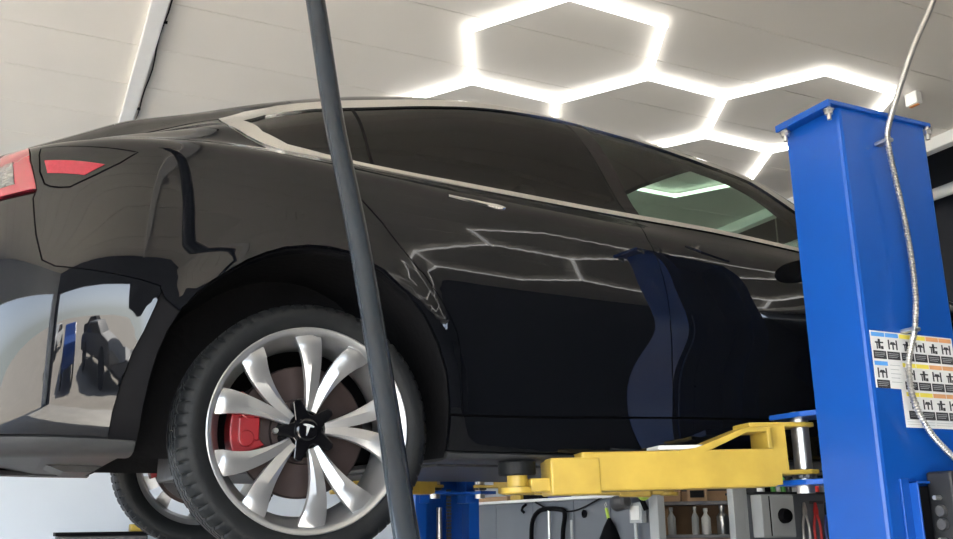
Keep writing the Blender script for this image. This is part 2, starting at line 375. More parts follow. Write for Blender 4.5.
car = thing('car', 'black glossy electric sedan raised on the blue and yellow two-post lift', 'car', (0, 0, H0))
car.location.y = .010; car.rotation_euler = (math.radians(.8), 0, 0)   # sits very slightly tilted on the pads
ia = lambda z, pts: [p for p in pts if p[1] > z]
wq = XZ(arch)
iq = 18  # arch point where the strip takes over
frontarch = [(2.875+.385*math.cos(a), .36+.385*math.sin(a)) for a in np.linspace(-.35, PI+.35, 30)]
for far in (False, True):
    K = dict(far=far)
    quarter = cat_(XZ(dlo_bot[:7]+[(.072, 1.042)]), XZ(door_r), XZ([(.392, .322)]), XZ(arch[3:iq+1]), XZ([(-.39, .575), (-.403, .60)]), XZ(bseam[::-1]), XZ([(-.706, .85), (-.728, .9364), (-.742, .998)]),
                   XW([(-.735, 1.25), (-.732, 1.38), (-.6, 1.392), (-.45, 1.392), (-.3, 1.392)]))
    panel('quarter_panel', quarter, M['paint'], car, holes=[XZ(flap)], **K)
    flapo = panel('side_trim_panel', XZ(flap), M['paint'], car, **K)
    panel('side_reflector', XZ(refl), M['redrefl'], car, off=.0015, lip=.003, gap=0, **K)
    la = panel('taillight', XZ(lamp), M['redlens'], car, off=.002, gap=.003, **K)
    panel('clear_lens', XZ(lensin), M['lens'], la, off=.0045, lip=.003, **K)
    bump_ = cat_(XZ(bseam[::-1]), XZ([(-.7082, .842), (-.7536, .838), (-.80, .836), (-.9, .815), (-.979, .79)]), XW([(-.979, .5), (-.979, .3), (-.979, .222), (-.8, .222), (-.6, .222), (-.488, .222)]), XZ(strip[::-1][1:]))
    panel('rear_bumper', bump_, M['paint'], car, **K)
    st_ = cat_(XZ(strip), XW([(-.489, .20), (-.4226, .20)]), XZ(arch[::-1][1:7]), XZ([(-.39, .575)]))
    panel('arch_moulding', st_, M['dark'], car, gap=.001, off=-.004, **K)
    rd = cat_(XZ(door_r), XZ([(.62, .3244), (.77, .329), (.89, .334), (1.1902, .3444)]), XZ(gapl[::-1]), XZ([(1.118, 1.008)]), XZ(dlo_bot[6:10][::-1][:-1]), XZ([(.13, 1.038), (.076, 1.041)]))
    panel('rear_door', rd, M['paint'], car, **K)
    fd = cat_(XZ(gapl), XZ([(1.6, .352), (2.1, .36), (2.2, .40), (2.22, .6), (2.16, .80), (2.12, .957)]), XZ([(1.8218, .979), (1.4399, 1.002), (1.118, 1.009)]))
    panel('front_door', fd, M['paint'], car, **K)
    sill = cat_(XZ([(.394, .318), (.436, .3186), (.62, .3214), (.77, .326), (.89, .331), (1.1902, .3414), (1.6, .349), (2.1, .357), (2.2, .397), (2.40, .397)]), XW([(2.46, .225), (1.8, .225), (1.2, .225), (.8, .225), (.397, .225)]))
    panel('side_sill', sill, M['paint'], car, **K)
    fen = cat_(XZ([(2.125, .957), (2.165, .80), (2.225, .6), (2.205, .40)]), XZ([(2.43, .40)]), XZ([p for p in frontarch if p[1] > .42][::-1]), XZ([(3.27, .40), (3.45, .45), (3.5, .58)]), XW([(3.4, 1.05), (3.0, 1.10), (2.6, 1.13), (2.36, 1.15), (2.34, 1.07)]))
    panel('front_fender', fen, M['paint'], car, step=.045, **K)
    fb = cat_(XZ([(3.27, .395), (3.45, .445), (3.5, .575)]), XW([(3.4, 1.045), (3.55, 1.0), (3.714, .95), (3.714, .5), (3.714, .16), (3.4, .16)]), XZ([(3.24, .25)]))
    panel('front_bumper', fb, M['paint'], car, step=.05, **K)
    # chrome around the side glass: ring between outer and inner outline
    outer = cat_(XZ(dlo_top), XZ(dlo_bot[::-1][:-1])); inner = cat_(XZ(gl_top), XZ(gl_bot[::-1][:-1]))
    panel('chrome_window_trim', outer, M['chrome'], car, holes=[inner], off=.004, lip=.008, gap=.0008, step=.02, bst=.01, **K)
    # glass panes and the gloss black pillar between them
    p1t, p1b, p2t, p2b = (0.9397, 1.3918), (1.104, 1.0317), (1.0172, 1.3868), (1.1554, 1.0312)
    rg = cat_(XZ([p for p in gl_top if p[0] < .93]), XZ([p1t, p1b]), XZ([p for p in gl_bot[::-1] if p[0] < 1.10][:-1]))
    panel('rear_side_glass', rg, M['dglass'], car, off=-.002, lip=.004, gap=-.001, **K)
    fg = cat_(XZ([p2t]), XZ([p for p in gl_top if p[0] > 1.03]), XZ([p for p in gl_bot[::-1] if p[0] > 1.16]), XZ([p2b]))
    panel('front_side_glass', fg, M['glass'], car, off=-.002, lip=.0, gap=-.001, **K)
    panel('door_pillar', XZ([p1t, p2t, p2b, p1b]), M['gloss'], car, off=-.001, lip=.01, gap=0, **K)
    # thin divider between rear door glass and quarter glass
    panel('glass_divider', XZ([(.154, 1.284), (.162, 1.284), (.197, 1.064), (.189, 1.064)]), M['dark'], car, off=.0005, lip=.003, gap=0, **K)
    # upper body
    lid = cat_(XW([(-.979, 1.12)]), XZ([(-.88, .975), (-.80, .985), (-.785, 1.0), (-.76, 1.006), (-.742, 1.004)]), XW([(-.735, 1.25), (-.732, 1.505), (-.6, 1.505), (-.52, 1.505), (-.52, 2.049), (-.979, 2.049)]))
    panel('body_side_rail', XW([(-.734, 1.402), (-.2, 1.402), (-.02, 1.46), (-.02, 1.503), (-.734, 1.503)]), M['paint'], car, gap=0, **K)
    panel('trunk_lid', lid, M['paint'], car, gap=.001, **K)
    panel('rear_window', XW([(-.52, 1.505), (-.02, 1.505), (-.02, 2.049), (-.52, 2.049)]), M['gloss'], car, gap=.001, **K)
    rf = cat_(XW([(-.21, 1.402), (-.215, 1.402)]), XZ([(-.2378, 1.21)]), XZ([(x, z+.002) for x, z in dlo_top[1:12]]), XW([(1.5, 1.43), (1.62, 1.43), (1.62, 2.049), (-.018, 2.049), (-.018, 1.46)]))
    panel('roof_panel', rf, M['gloss'], car, gap=.0005, **K)
    ap = cat_(XW([(1.5, 1.425)]), XZ([(1.53, 1.346), (1.77, 1.304), (1.95, 1.198), (2.1, 1.121), (2.25, 1.033), (2.33, .985)]), XW([(2.33, 1.47), (2.0, 1.49), (1.62, 1.49), (1.62, 1.43)]))
    panel('windscreen_pillar', ap, M['paint'], car, gap=.0005, **K)
    panel('windscreen', XW([(1.622, 1.49), (2.0, 1.49), (2.33, 1.47), (2.33, 2.0495), (1.622, 2.0495)]), M['wglass'], car, gap=-.0005, lip=0, **K)
    panel('hood', XW([(2.335, 1.16), (2.6, 1.14), (3.0, 1.11), (3.4, 1.06), (3.55, 1.01), (3.7, .97), (3.7, 2.049), (2.335, 2.049)]), M['paint'], car, gap=.001, step=.06, bst=.03, **K)
    # plastic sill strip and lower valance, turning under the car
    lowr = XW([(.396, .215), (.8, .215), (1.6, .215), (2.45, .215), (2.45, .01), (1.6, .01), (.8, .01), (.396, .01)])
    panel('sill_strip', lowr, M['rocker'], car, gap=.0005, step=.04, **K)
    val = XW([(-.979, .215), (-.8, .215), (-.6, .215), (-.425, .215), (-.425, .01), (-.6, .01), (-.8, .01), (-.979, .01)])
    panel('rear_valance', val, M['rocker'], car, gap=.0005, step=.03, **K)
    # inner structure, so nothing shows through the gaps
    inn = XW([(-.97, .05), (-.43, .05)]); inn = cat_(inn, XZ(arch[::-1][1:-1]), XW([(.40, .05), (2.46, .05)]), XZ([p for p in frontarch if p[1] > .26][::-1]), XW([(3.3, .05), (3.69, .05), (3.69, 2.049), (2.37, 2.049), (2.37, 1.50), (1.58, 1.50), (1.58, 2.049), (-.97, 2.049)]))
    panel('inner_body', inn, M['dark'], car, holes=[cat_(XZ([(x, z-.004) for x, z in gl_top[1:-2]]), XZ([(x, z+.004) for x, z in gl_bot[::-1][1:-1]]))], off=-.022, lip=.02, gap=0, step=.07, bst=.03, **K)
    # wheel-well liners
    for cx, arc in ((0, arch), (2.875, frontarch)):
        bm = bmesh.new(); R_ = []
        q = surf([p[0] for p in arc], w_of([p[0] for p in arc], [max(p[1], .19) for p in arc])); q[:, 2] = [p[1] for p in arc]
        ys = [lambda y: y+.012, lambda y: y+.05, lambda y: .30, lambda y: .42]
        for f_ in ys:
            row = []
            for (x, y, z) in q:
                Y = f_(y); k = 1.0 if f_ is not ys[-1] else .985
                Y = 1.85-Y if far else Y
                row.append(bm.verts.new((cx+(x-cx)*k, Y, .36+(z-.36)*k)))
            R_.append(row)
        for a, b in zip(R_, R_[1:]):
            for i in range(len(a)-1): bm.faces.new((a[i], a[i+1], b[i+1], b[i]))
        bm.faces.new(R_[-1])
        obj('wheel_liner', bm, M['liner'], car, smooth=True)

# flat floor pan, rear valance underside, suspension
bm = bmesh.new()
box(bm, .42, 2.44, .24, 1.61, .205, .222); box(bm, .5, 2.3, .36, 1.49, .196, .206)
obj('floor_pan', bm, M['rocker'], car, bevel=.004)
bm = bmesh.new()
pr_ = [(-.93, .27), (-.8, .235), (-.62, .205), (-.44, .200), (-.44, .22), (-.62, .225), (-.93, .30)]
prism(bm, pr_, 'xz', .28, 1.57); obj('rear_diffuser', bm, M['rocker'], car, bevel=.003)
bm = bmesh.new(); prism(bm, [(-.60, .202), (-.55, .182), (-.47, .182), (-.44, .202)], 'xz', .75, 1.1); obj('tow_eye_cover', bm, M['rocker'], car)
bm = bmesh.new(); box(bm, -.20, .25, .45, 1.40, .17, .30)
obj('rear_subframe', bm, M['dsteel'], car, bevel=.01)
for s in (0, 1):
    mm = lambda p: (p[0], 1.85-p[1] if s else p[1], p[2])
    bm = bmesh.new()
    for a, b, r in (((-.05, .14, .22), (-.12, .5, .22), .022), ((.06, .15, .20), (.14, .5, .21), .024), ((-.08, .14, .40), (-.1, .5, .38), .016), ((.02, .26, .22), (.04, .38, .46), .025), ((0.05, .14, .36), (.38, .35, .26), .02)):
        tube(bm, [mm(a), mm(b)], r, 12)
    obj('suspension_arms', bm, M['dsteel'], car, smooth=True)

# door handles, mirror
for far in (0, 1):
    for x0, x1, z0, z1, m_ in ((.40, .59, .972, .957, M['chrome']), (1.27, 1.44, .918, .880, M['paint'])):
        bm = bmesh.new(); n = 14; top = []
        for i in range(n+1):
            t = i/n; x = x0+(x1-x0)*t; z = z0+(z1-z0)*t; hgt = (.003+.011*t)*math.sqrt(max(0, 1-max(0, (t-.85)/.15)**2)) if m_ is M['chrome'] else .008*math.sin(PI*min(max(t, .03), .97))**.5
            r_ = []
            for k, dz in enumerate((-1, -.4, .4, 1)):
                w_ = w_of([x], [z+dz*hgt])[0]; p = surf([x], [w_])[0]; nn = surfn([x], [w_])[0]; p = p+nn*(.0005 if abs(dz) == 1 else .005)
                r_.append(bm.verts.new((p[0], 1.85-p[1] if far else p[1], p[2])))
            top.append(r_)
        for a, b in zip(top, top[1:]):
            for k in range(3): bm.faces.new((a[k], b[k], b[k+1], a[k+1]) if not far else (a[k], a[k+1], b[k+1], b[k]))
        obj('door_handle', bm, m_, car, smooth=True)
    s = (lambda y: 1.85-y) if far else (lambda y: y)
    bm = bmesh.new(); bmesh.ops.create_uvsphere(bm, u_segments=24, v_segments=14, radius=1)
    for v in bm.verts:
        v.co = Vector((v.co.x*.075+(.03*v.co.y), v.co.y*.115, v.co.z*.068)); 
        if v.co.x < -.02: v.co.x = -.02-(abs(v.co.x)-.02)*.2
        v.co += Vector((1.86, s(-.015), .985))
    mo_ = obj('door_mirror', bm, M['paint'], car, smooth=True)
    bm = bmesh.new(); tube(bm, [(1.88, s(.02), .95), (1.92, s(.11), .955)], .022, 12); obj('mirror_stalk', bm, M['plastic'], mo_, smooth=True)

# cabin: seats, dashboard, parcel shelf
def seat(x, y):
    bm = bmesh.new()
    box(bm, -.02, .50, -.25, .25, .34, .50); prism(bm, [(-.02, .42), (-.28, 1.02), (-.17, 1.04), (.12, .46)], 'xz', -.24, .24)
    box(bm, -.32, -.24, -.12, .12, 1.04, 1.20)
    bmesh.ops.translate(bm, verts=bm.verts, vec=(x, y, .0)); return obj('seat', bm, M['plastic'], car, bevel=.03)
seat(1.15, .52); seat(1.15, 1.33)
bm = bmesh.new(); box(bm, .42, .80, .46, 1.39, .36, .52); prism(bm, [(.45, .45), (.18, .98), (.28, 1.0), (.56, .5)], 'xz', .46, 1.39); obj('rear_bench_seat', bm, M['plastic'], car, bevel=.03)
bm = bmesh.new(); prism(bm, [(1.95, .60), (1.88, .86), (1.98, .93), (2.34, .93), (2.34, .6)], 'xz', .20, 1.65); obj('dashboard', bm, M['plastic'], car, bevel=.01)
bm = bmesh.new(); lathe(bm, [(.165, 0), (.18, .012), (.165, .024), (.15, .012)], (1.72, 1.33, .84), (-.9, 0, .45), 28, closed=True); tube(bm, [(1.7, 1.33, .85), (1.92, 1.33, .76)], .03, 10); tube(bm, [(1.705, 1.17, .84), (1.705, 1.49, .84)], .016, 8)
obj('steering_wheel', bm, M['plastic'], car, smooth=True)

# ------------------------------------------------------------------ wheels
def make_wheel(side, loc):
    """wheel axis along Y; outside face towards -Y when side = -1"""
    w = bpy.data.objects.new('wheel', None); COL.objects.link(w); w.parent = car; w.location = loc; w.empty_display_size = .1
    s = side   # outward direction in y
    def P(x, d, z): return (x, -s*d, z)      # d = depth inboard from the outer tyre face
    # tyre: profile (radius, inboard depth)
    prof = [(.262, .020), (.270, .012), (.283, .006), (.300, .002), (.314, .006), (.325, .016), (.3315, .030)]
    nb = 68; seg = nb*6
    dep = [.050, .052, .058, .060, .095, .097, .103, .105, .132, .134, .140, .142, .177, .179, .185, .187]
    rr = [.3355, .327, .327, .336]*4
    prof += list(zip(rr, dep)); k0 = 7
    prof += [(.3315, .207), (.325, .221), (.314, .231), (.300, .235), (.283, .231), (.265, .222), (.255, .215), (.255, .03)]
    shoulder = {4: .0015, 5: .004, 6: .006, 7: .006, 10: .004, 22: .006, 23: .006, 24: .003}
    def mod(i, k, r):
        ph = k % 6
        if i in shoulder and ph == 0: return r-shoulder[i]
        if i in (11, 14, 15, 18) and (k+2) % 6 == 0: return r-.003
        return r
    bm = bmesh.new(); lathe(bm, prof, (0, 0, 0), (0, -s, 0), seg, closed=True, mod=mod)
    bmesh.ops.recalc_face_normals(bm, faces=bm.faces)
    ty = obj('tire', bm, M['rubber'], w); 
    for p in ty.data.polygons: p.use_smooth = True
    md = ty.modifiers.new('edge', 'EDGE_SPLIT'); md.split_angle = math.radians(32)
    # raised ring line on the side wall
    # rim barrel
    prof = [(.2655, .017), (.2670, .011), (.2640, .0085), (.2575, .0105), (.2520, .016), (.2475, .028), (.2420, .045), (.2330, .060), (.2250, .085), (.2210, .14), (.235, .20), (.2600, .212), (.264, .216), (.264, .222), (.256, .222), (.25, .215), (.228, .21), (.2150, .145), (.2150, .085)]
    bm = bmesh.new(); lathe(bm, prof[:13]+[(.262, .2)], (0, 0, 0), (0, -s, 0), 96, closed=False); bmesh.ops.recalc_face_normals(bm, faces=bm.faces)
    for f in bm.faces: pass
    rim = obj('rim', bm, M['rim'], w, smooth=True)
    # spokes: five V-shaped pairs, every blade broad and bevelled at the rim, narrow at the hub
    def blade(bm, tip, a_end, sg):
        # sg: +1 the blade's crest is on its counter-clockwise edge
        n = 12; rows = []
        e = math.radians(a_end); E = Vector((math.cos(e), math.sin(e)))*.250
        tp = Vector(tip); C1 = tp+(tp.normalized()*.105)+(E-tp).normalized()*.02
        for i in range(n+1):
            t = i/n
            c_ = tp*(1-t)**2+C1*(2*t*(1-t))+E*t*t; d_ = ((C1-tp)*(1-t)*2+(E-C1)*2*t); d_.normalize(); nrm = Vector((-d_.y, d_.x))
            hw = .0105+.0250*t**1.1
            dep_ = .050-.036*t**.8+.010*max(0, t-.85)/.15
            cr = c_+nrm*hw*sg; mid = c_+nrm*hw*sg*(.75-1.0*t); ot = c_-nrm*hw*sg
            if i == n:   # ends follow the rim
                for q in (cr, mid, ot): q.normalize(); q *= .2535
            th = .028
            pts = [(cr, dep_+th), (cr, dep_+.004+.006*t), (mid, dep_), (ot, dep_+.004+.006*t), (ot, dep_+th)]
            rows.append([bm.verts.new(P(q.x, d2, q.y)) for q, d2 in pts])
        m_ = 5
        for a, b in zip(rows, rows[1:]):
            for k in range(m_): bm.faces.new((a[k], a[(k+1) % m_], b[(k+1) % m_], b[k]))
        bm.faces.new(rows[0]); bm.faces.new(rows[-1][::-1])
    for k in range(5):
        ce = 3+72*k; ta = math.radians(ce+3)
        for dlt, sg in ((-18, -1), (18, 1)):
            bm = bmesh.new(); tt = Vector((math.cos(ta+dlt*.0055), math.sin(ta+dlt*.0055)))*.050
            blade(bm, tt, ce+dlt, sg); bmesh.ops.recalc_face_normals(bm, faces=bm.faces)
            obj('spoke', bm, M['rim'], w, smooth=True)
    # black hub: star of five arms and the centre cap
    bm = bmesh.new(); pts = []
    for k in range(5):
        for da, r_ in ((-30, .042), (-8, .082), (0, .085), (8, .082), (30, .042)):
            a = math.radians(39+72*k+da); pts.append((r_*math.cos(a), r_*math.sin(a)))
    prism(bm, pts, 'xz', -s*.051, -s*.088); bmesh.ops.recalc_face_normals(bm, faces=bm.faces); obj('hub_cover', bm, M['gloss'], w, bevel=.003)
    bm = bmesh.new(); lathe(bm, [(.0, .060), (.13, .075), (.14, .095), (0, .1)], (0, 0, 0), (0, -s, 0), 40); bmesh.ops.recalc_face_normals(bm, faces=bm.faces)
    obj('hub_back', bm, M['dark'], w, smooth=True).scale = (.5, 1, .5)
    for k in range(5):
        a = math.radians(39+72*k+36); bm = bmesh.new()
    bm = bmesh.new(); lathe(bm, [(0, .0415), (.024, .0418), (.0285, .0435), (.0300, .047), (.0330, .0475), (.0335, .056)], (0, 0, 0), (0, -s, 0), 40); bmesh.ops.recalc_face_normals(bm, faces=bm.faces)
    obj('center_cap', bm, M['gloss'], w, smooth=True)
    # emblem: a T with a shallow arched bar and a notched stem
    ar = [(-.0155, .0115), (-.008, .0138), (0, .0145), (.008, .0138), (.0155, .0115), (.0140, .0085), (.0085, .0083), (.0045, .0072), (.0012, -.0150), (0, -.0165), (-.0012, -.0150), (-.0045, .0072), (-.0085, .0083), (-.0140, .0085)]
    ca, sa = math.cos(-.20), math.sin(-.20); fl = -1 if s > 0 else 1
    ar = [((x*ca-z*sa)*fl, x*sa+z*ca) for x, z in ar]
    bm = bmesh.new(); prism(bm, ar, 'xz', -s*.0405, -s*.043); obj('emblem', bm, M['lgrey'], w)
    a = math.radians(180+3); bm = bmesh.new(); lathe(bm, [(0, .049), (.006, .049), (.0075, .052), (.0075, .06)], (.082*math.cos(a), 0, .082*math.sin(a)), (0, -s, 0), 16); bmesh.ops.recalc_face_normals(bm, faces=bm.faces)
    obj('lug_nut', bm, M['steel'], w, smooth=True)
    # brake disc and caliper
    bm = bmesh.new(); lathe(bm, [(.06, .095), (.085, .095), (.088, .108), (.172, .108), (.176, .112), (.176, .13), (.172, .134), (.06, .134)], (0, 0, 0), (0, -s, 0), 64); bmesh.ops.recalc_face_normals(bm, faces=bm.faces)
    obj('brake_disc', bm, M['disc'], w, smooth=True)
    bm = bmesh.new(); lathe(bm, [(0, .150), (.12, .150), (.165, .156), (.165, .160), (.12, .158), (.08, .185), (0, .19)], (0, 0, 0), (0, -s, 0), 40); bmesh.ops.recalc_face_normals(bm, faces=bm.faces); obj('dust_shield', bm, M['dsteel'], w, smooth=True)
    bm = bmesh.new(); A = []
    for i in range(9):
        a = math.radians(150+i*6.5); A.append(a)
    outer = [(.196*math.cos(a), .196*math.sin(a)) for a in A]; inn_ = [((.118+.012*math.cos((a-A[4])*5))*math.cos(a), (.118+.012*math.cos((a-A[4])*5))*math.sin(a)) for a in A[::-1]]
    prism(bm, outer+inn_, 'xz', -s*.076, -s*.15)
    for a in (A[2], A[6]):
        tube(bm, [(.155*math.cos(a), -s*.068, .155*math.sin(a)), (.155*math.cos(a), -s*.09, .155*math.sin(a))], .022, 16)
    box(bm, -.175, -.12, -s*.070, -s*.08, -.03, .03)
    bmesh.ops.recalc_face_normals(bm, faces=bm.faces); obj('brake_caliper', bm, M['caliper'], w, bevel=.004)
    return w
ZW = .336-.0664
w0 = make_wheel(-1, (0, .012, ZW))
w1 = make_wheel(1, (0, 1.838, ZW))
o = dup(w0, car); o.location = (2.875, .012, ZW)
# ------------------------------------------------------------------ building shell
BX0, BX1, BY0, BY1, CH = -8.0, 7.2, -5.6, 8.6, 3.02+H0
def wall(name, *a, m='wwall', **k): return struct(obj(name, B(*a, **k), M[m]))
wall('floor', BX0-.2, BX1+.2, BY0-.2, BY1+.2, -.15, 0, m='concrete')
wall('ground_outside', -60, 60, -60, BY0-.2, -.16, -.02, m='asphalt')
wall('yard_outside', -60, BX0-.2, BY0-.2, 60, -.16, -.02, m='asphalt')
wall('wall_back', BX0-.2, BX1+.2, BY1, BY1+.2, 0, CH+.6)
bm = bmesh.new()
box(bm, BX0-.2, -7.6, BY0-.2, BY0, 0, CH+.1); box(bm, -7.6, -.7, BY0-.2, BY0, 3.1, CH+.1); box(bm, -.7, BX1+.2, BY0-.2, BY0, 0, CH+.1)
struct(obj('wall_front', bm, M['dwall']))
bm = bmesh.new()
box(bm, BX0-.2, BX0, BY0, -5.0, 0, CH+.1); box(bm, BX0-.2, BX0, -5.0, 5.8, 3.2, CH+.1); box(bm, BX0-.2, BX0, 5.8, BY1, 0, CH+.1)
struct(obj('wall_left', bm, M['wwall']))
wall('wall_right', BX1, BX1+.2, BY0, BY1, 0, CH+.6, m='dwall')
# ceiling sheets with shadow gaps between them
bm = bmesh.new(); y = BY0-.2; s0 = 2.855-.605*14
while s0 < BY1+.2:
    box(bm, BX0-.2, 5.80, s0+.003, s0+.602, CH, CH+.02); s0 += .605
bm.normal_update()
struct(obj('ceiling', bm, M['ceil']))
wall('ceiling_backing', BX0-.2, BX1+.2, BY0-.2, BY1+.2, CH+.5, CH+.6, m='grey')
wall('ceiling_void_side', 5.82, 5.84, BY0, BY1, CH+.0, CH+.5, m='dwall')
# trim beam along the ceiling, with a cable clipped to it
struct(obj('trim_1', B(-.248, -.150, BY0, BY1, CH-.045, CH), M['white'], bevel=.006))
struct(obj('trim_2', B(5.76, 5.86, BY0, BY1, CH-.10, CH+.02), M['white'], bevel=.01))
cb = thing('ceiling_cable', 'thin dark cable clipped along the white ceiling beam above the car tail', 'cable', (-.138, 3.5, CH-.02))
pts = []
for i in range(60):
    yy = -2.5+i*.16; pts.append((.006*math.sin(yy*3.1)+.006*math.sin(yy*7.7), yy, -.004))
obj('wire', T(pts, .0045, 6), M['dark'], cb, smooth=True)
for yy in (-2.0, -.45, .9, 2.3, 3.7): obj('clip', B(-.030, .012, yy-.006, yy+.006, -.012, .004), M['dark'], cb)
dct = thing('ceiling_duct', 'white round pipe running under the ceiling at the far right', 'pipe', (6.80, 1.5, 2.955+H0))
obj('pipe', T([(0, -7, 0), (0, 7, 0)], .055, 20), M['white'], dct, smooth=True)
for yy in (-4, -1.4, 1.2, 3.8): obj('pipe_hanger', T([(0, yy, .05), (0, yy, .56)], .008, 8), M['steel'], dct)

# ------------------------------------------------------------------ hexagon LED grid
cc = math.cos(PI/6); HO = Vector((1.94542, 1.76993, 2.97957+H0)); EX = Vector((.62156, -.32196, 0)); EY = Vector((-.32196, -.62156, 0))
lp = lambda u: HO+EX*u[0]+EY*u[1]
hexl = thing('hexagon_ceiling_light', 'grid of joined hexagons made of white LED tubes under the ceiling', 'ceiling light', lp((cc, -2)))
base = hexl.location.copy(); done = set(); nodes = {}
for cx, cy in ((0, -1), (cc, -2.5), (3*cc, -2.5), (-cc, -2.5), (2*cc, -4), (0, -4)):
    vs_ = [(cx+math.cos(PI/6+k*PI/3), cy+math.sin(PI/6+k*PI/3)) for k in range(6)]
    for a, b in zip(vs_, vs_[1:]+vs_[:1]):
        ka = (round(a[0], 2), round(a[1], 2)); kb = (round(b[0], 2), round(b[1], 2)); nodes[ka] = a; nodes[kb] = b
        e = tuple(sorted((ka, kb)))
        if e in done: continue
        done.add(e); A, Bq = lp(a)-base, lp(b)-base; d = (Bq-A).normalized()
        obj('led_tube', T([A+d*.022, Bq-d*.022], .0165, 14), M['tube'], hexl, smooth=True)
for k, a in nodes.items():
    A = lp(a)-base; bm = bmesh.new(); lathe(bm, [(0, .0), (.021, .002), (.021, .032), (0, .034)], A-Vector((0, 0, .014)), (0, 0, 1), 16)
    obj('connector', bm, M['tube'] if True else M['white'], hexl, smooth=True)

hx2 = dup(hexl); hx2.location = (base.x+.6, base.y-6.4, base.z); hx2['label'] = 'second grid of hexagon LED tubes behind the viewer, mirrored in the rear door'

# small fitting on the ceiling near the post
sm = thing('smoke_detector_box', 'small pale box hanging from the ceiling to the right of the hexagons', 'ceiling fitting', (4.93, 1.90, 2.96+H0))
obj('housing', B(-.03, .03, -.05, .05, -.035, .06), M['white'], sm, bevel=.006); obj('cover_strip', B(-.014, .014, -.035, .035, -.041, -.034), M['orange'], sm)

# ------------------------------------------------------------------ two-post lift
def column(name, label, loc, rz):
    """open channel; local -Y is the closed outer face, +Y the side towards the car"""
    t = thing(name, label, 'lift post', loc, rz, None)
    w, d, h = .3735, .215, 1.228+H0
    bm = bmesh.new(); th = .008; r = .012
    out = [(-w/2, d), (-w/2, r), (-w/2+r*.3, r*.3), (-w/2+r, 0), (w/2-r, 0), (w/2-r*.3, r*.3), (w/2, r), (w/2, d), (w/2-.06, d), (w/2-.06, d-th), (w/2-th, d-th), (w/2-th, th), (-w/2+th, th), (-w/2+th, d-th), (-w/2+.06, d-th), (-w/2+.06, d)]
    prism(bm, out, 'xy', .012, h); obj('column', bm, M['blue'], t)
    bm = bmesh.new(); prism(bm, [(-.238, -.012), (w/2+.014, -.012), (w/2+.014, d-.004), (-.238, d-.004)], 'xy', h-.002, h+.012)
    box(bm, -.238, -.228, -.012, d-.004, h-.010, h)
    obj('cap_plate', bm, M['blue'], t, bevel=.002)
    for x, y in ((-.218, .008), (-.218, d-.025), (w/2+.001, -.006), (w/2+.001, d-.02)):
        bo = obj('bolt', T([(x, y, h-.045), (x, y, h-.0)], .0065, 10), M['steel'], t)
        bm = bmesh.new(); tube(bm, [(x, y, h-.028), (x, y, h-.014)], .0125, 6); tube(bm, [(x, y, h-.015), (x, y, h-.012)], .016, 14); obj('nut', bm, M['steel'], bo)
    bm = bmesh.new(); box(bm, -.28, .28, -.08, d+.12, 0, .016); obj('base_plate', bm, M['blue'], t, bevel=.003)
    for x in (-.24, .24):
        for y in (-.05, d+.08): obj('anchor_bolt', T([(x, y, .01), (x, y, .06)], .01, 6), M['steel'], t)
    obj('hydraulic_cylinder', T([(.0, .09, .1), (.0, .09, 1.35)], .03, 16), M['dark'], t, smooth=True)
    obj('cylinder_rod', T([(.0, .10, .6), (.0, .10, H0+.12)], .016, 14), M['steel'], t, smooth=True)
    bm = bmesh.new()
    for k in range(86): box(bm, -.068, -.044, .09+.004*(k % 2), .112-.004*(k % 2), .2+k*.018, .2+k*.018+.014)
    obj('chain', bm, M['dsteel'], t)
    # carriage
    z0 = H0+.145+(.055 if rz else 0)
    bm = bmesh.new(); box(bm, -.165, -.105, .10, .222, z0-.06, z0+.62); box(bm, .105, .165, .10, .222, z0-.06, z0+.62); box(bm, -.165, .165, .10, .115, z0+.14, z0+.6)
    obj('carriage', bm, M['blue'], t, bevel=.003)
    for z in (z0-.018, z0+.182):
        bm = bmesh.new(); prism(bm, [(-.18, .20), (.18, .20), (.20, .27), (.20, .40), (.10, .42), (.07, .30), (-.07, .30), (-.10, .42), (-.20, .40), (-.20, .27)], 'xy', z, z+.016)
        obj('carriage_plate', bm, M['blue'], t, bevel=.002)
    for sx in (-1, 1):
        obj('pivot_pin', T([(sx*.130, .345, z0-.04), (sx*.130, .345, z0+.205)], .027, 20), M['steel'], t, smooth=True)
        bm = bmesh.new()
        for k in range(12):
            a0, a1 = 2*PI*k/12, 2*PI*(k+.5)/12; box(bm, .026, .036, -.006, .006, z0+.005, z0+.03, Matrix.Translation((sx*.130, .345, 0)) @ Matrix.Rotation(a0, 4, 'Z'))
        tube(bm, [(sx*.130, .345, z0+.002), (sx*.130, .345, z0+.032)], .028, 18); obj('lock_gear', bm, M['dsteel'], t)
    return t
nearp = column('lift_post', 'tall blue steel lift post with warning sticker in front of the car door', (1.443+.18675, -.5, 0), 0)
farp = column('lift_post', 'blue lift post beyond the car, its chain and bright rod showing under the sill', (1.44, 2.62, 0), PI)

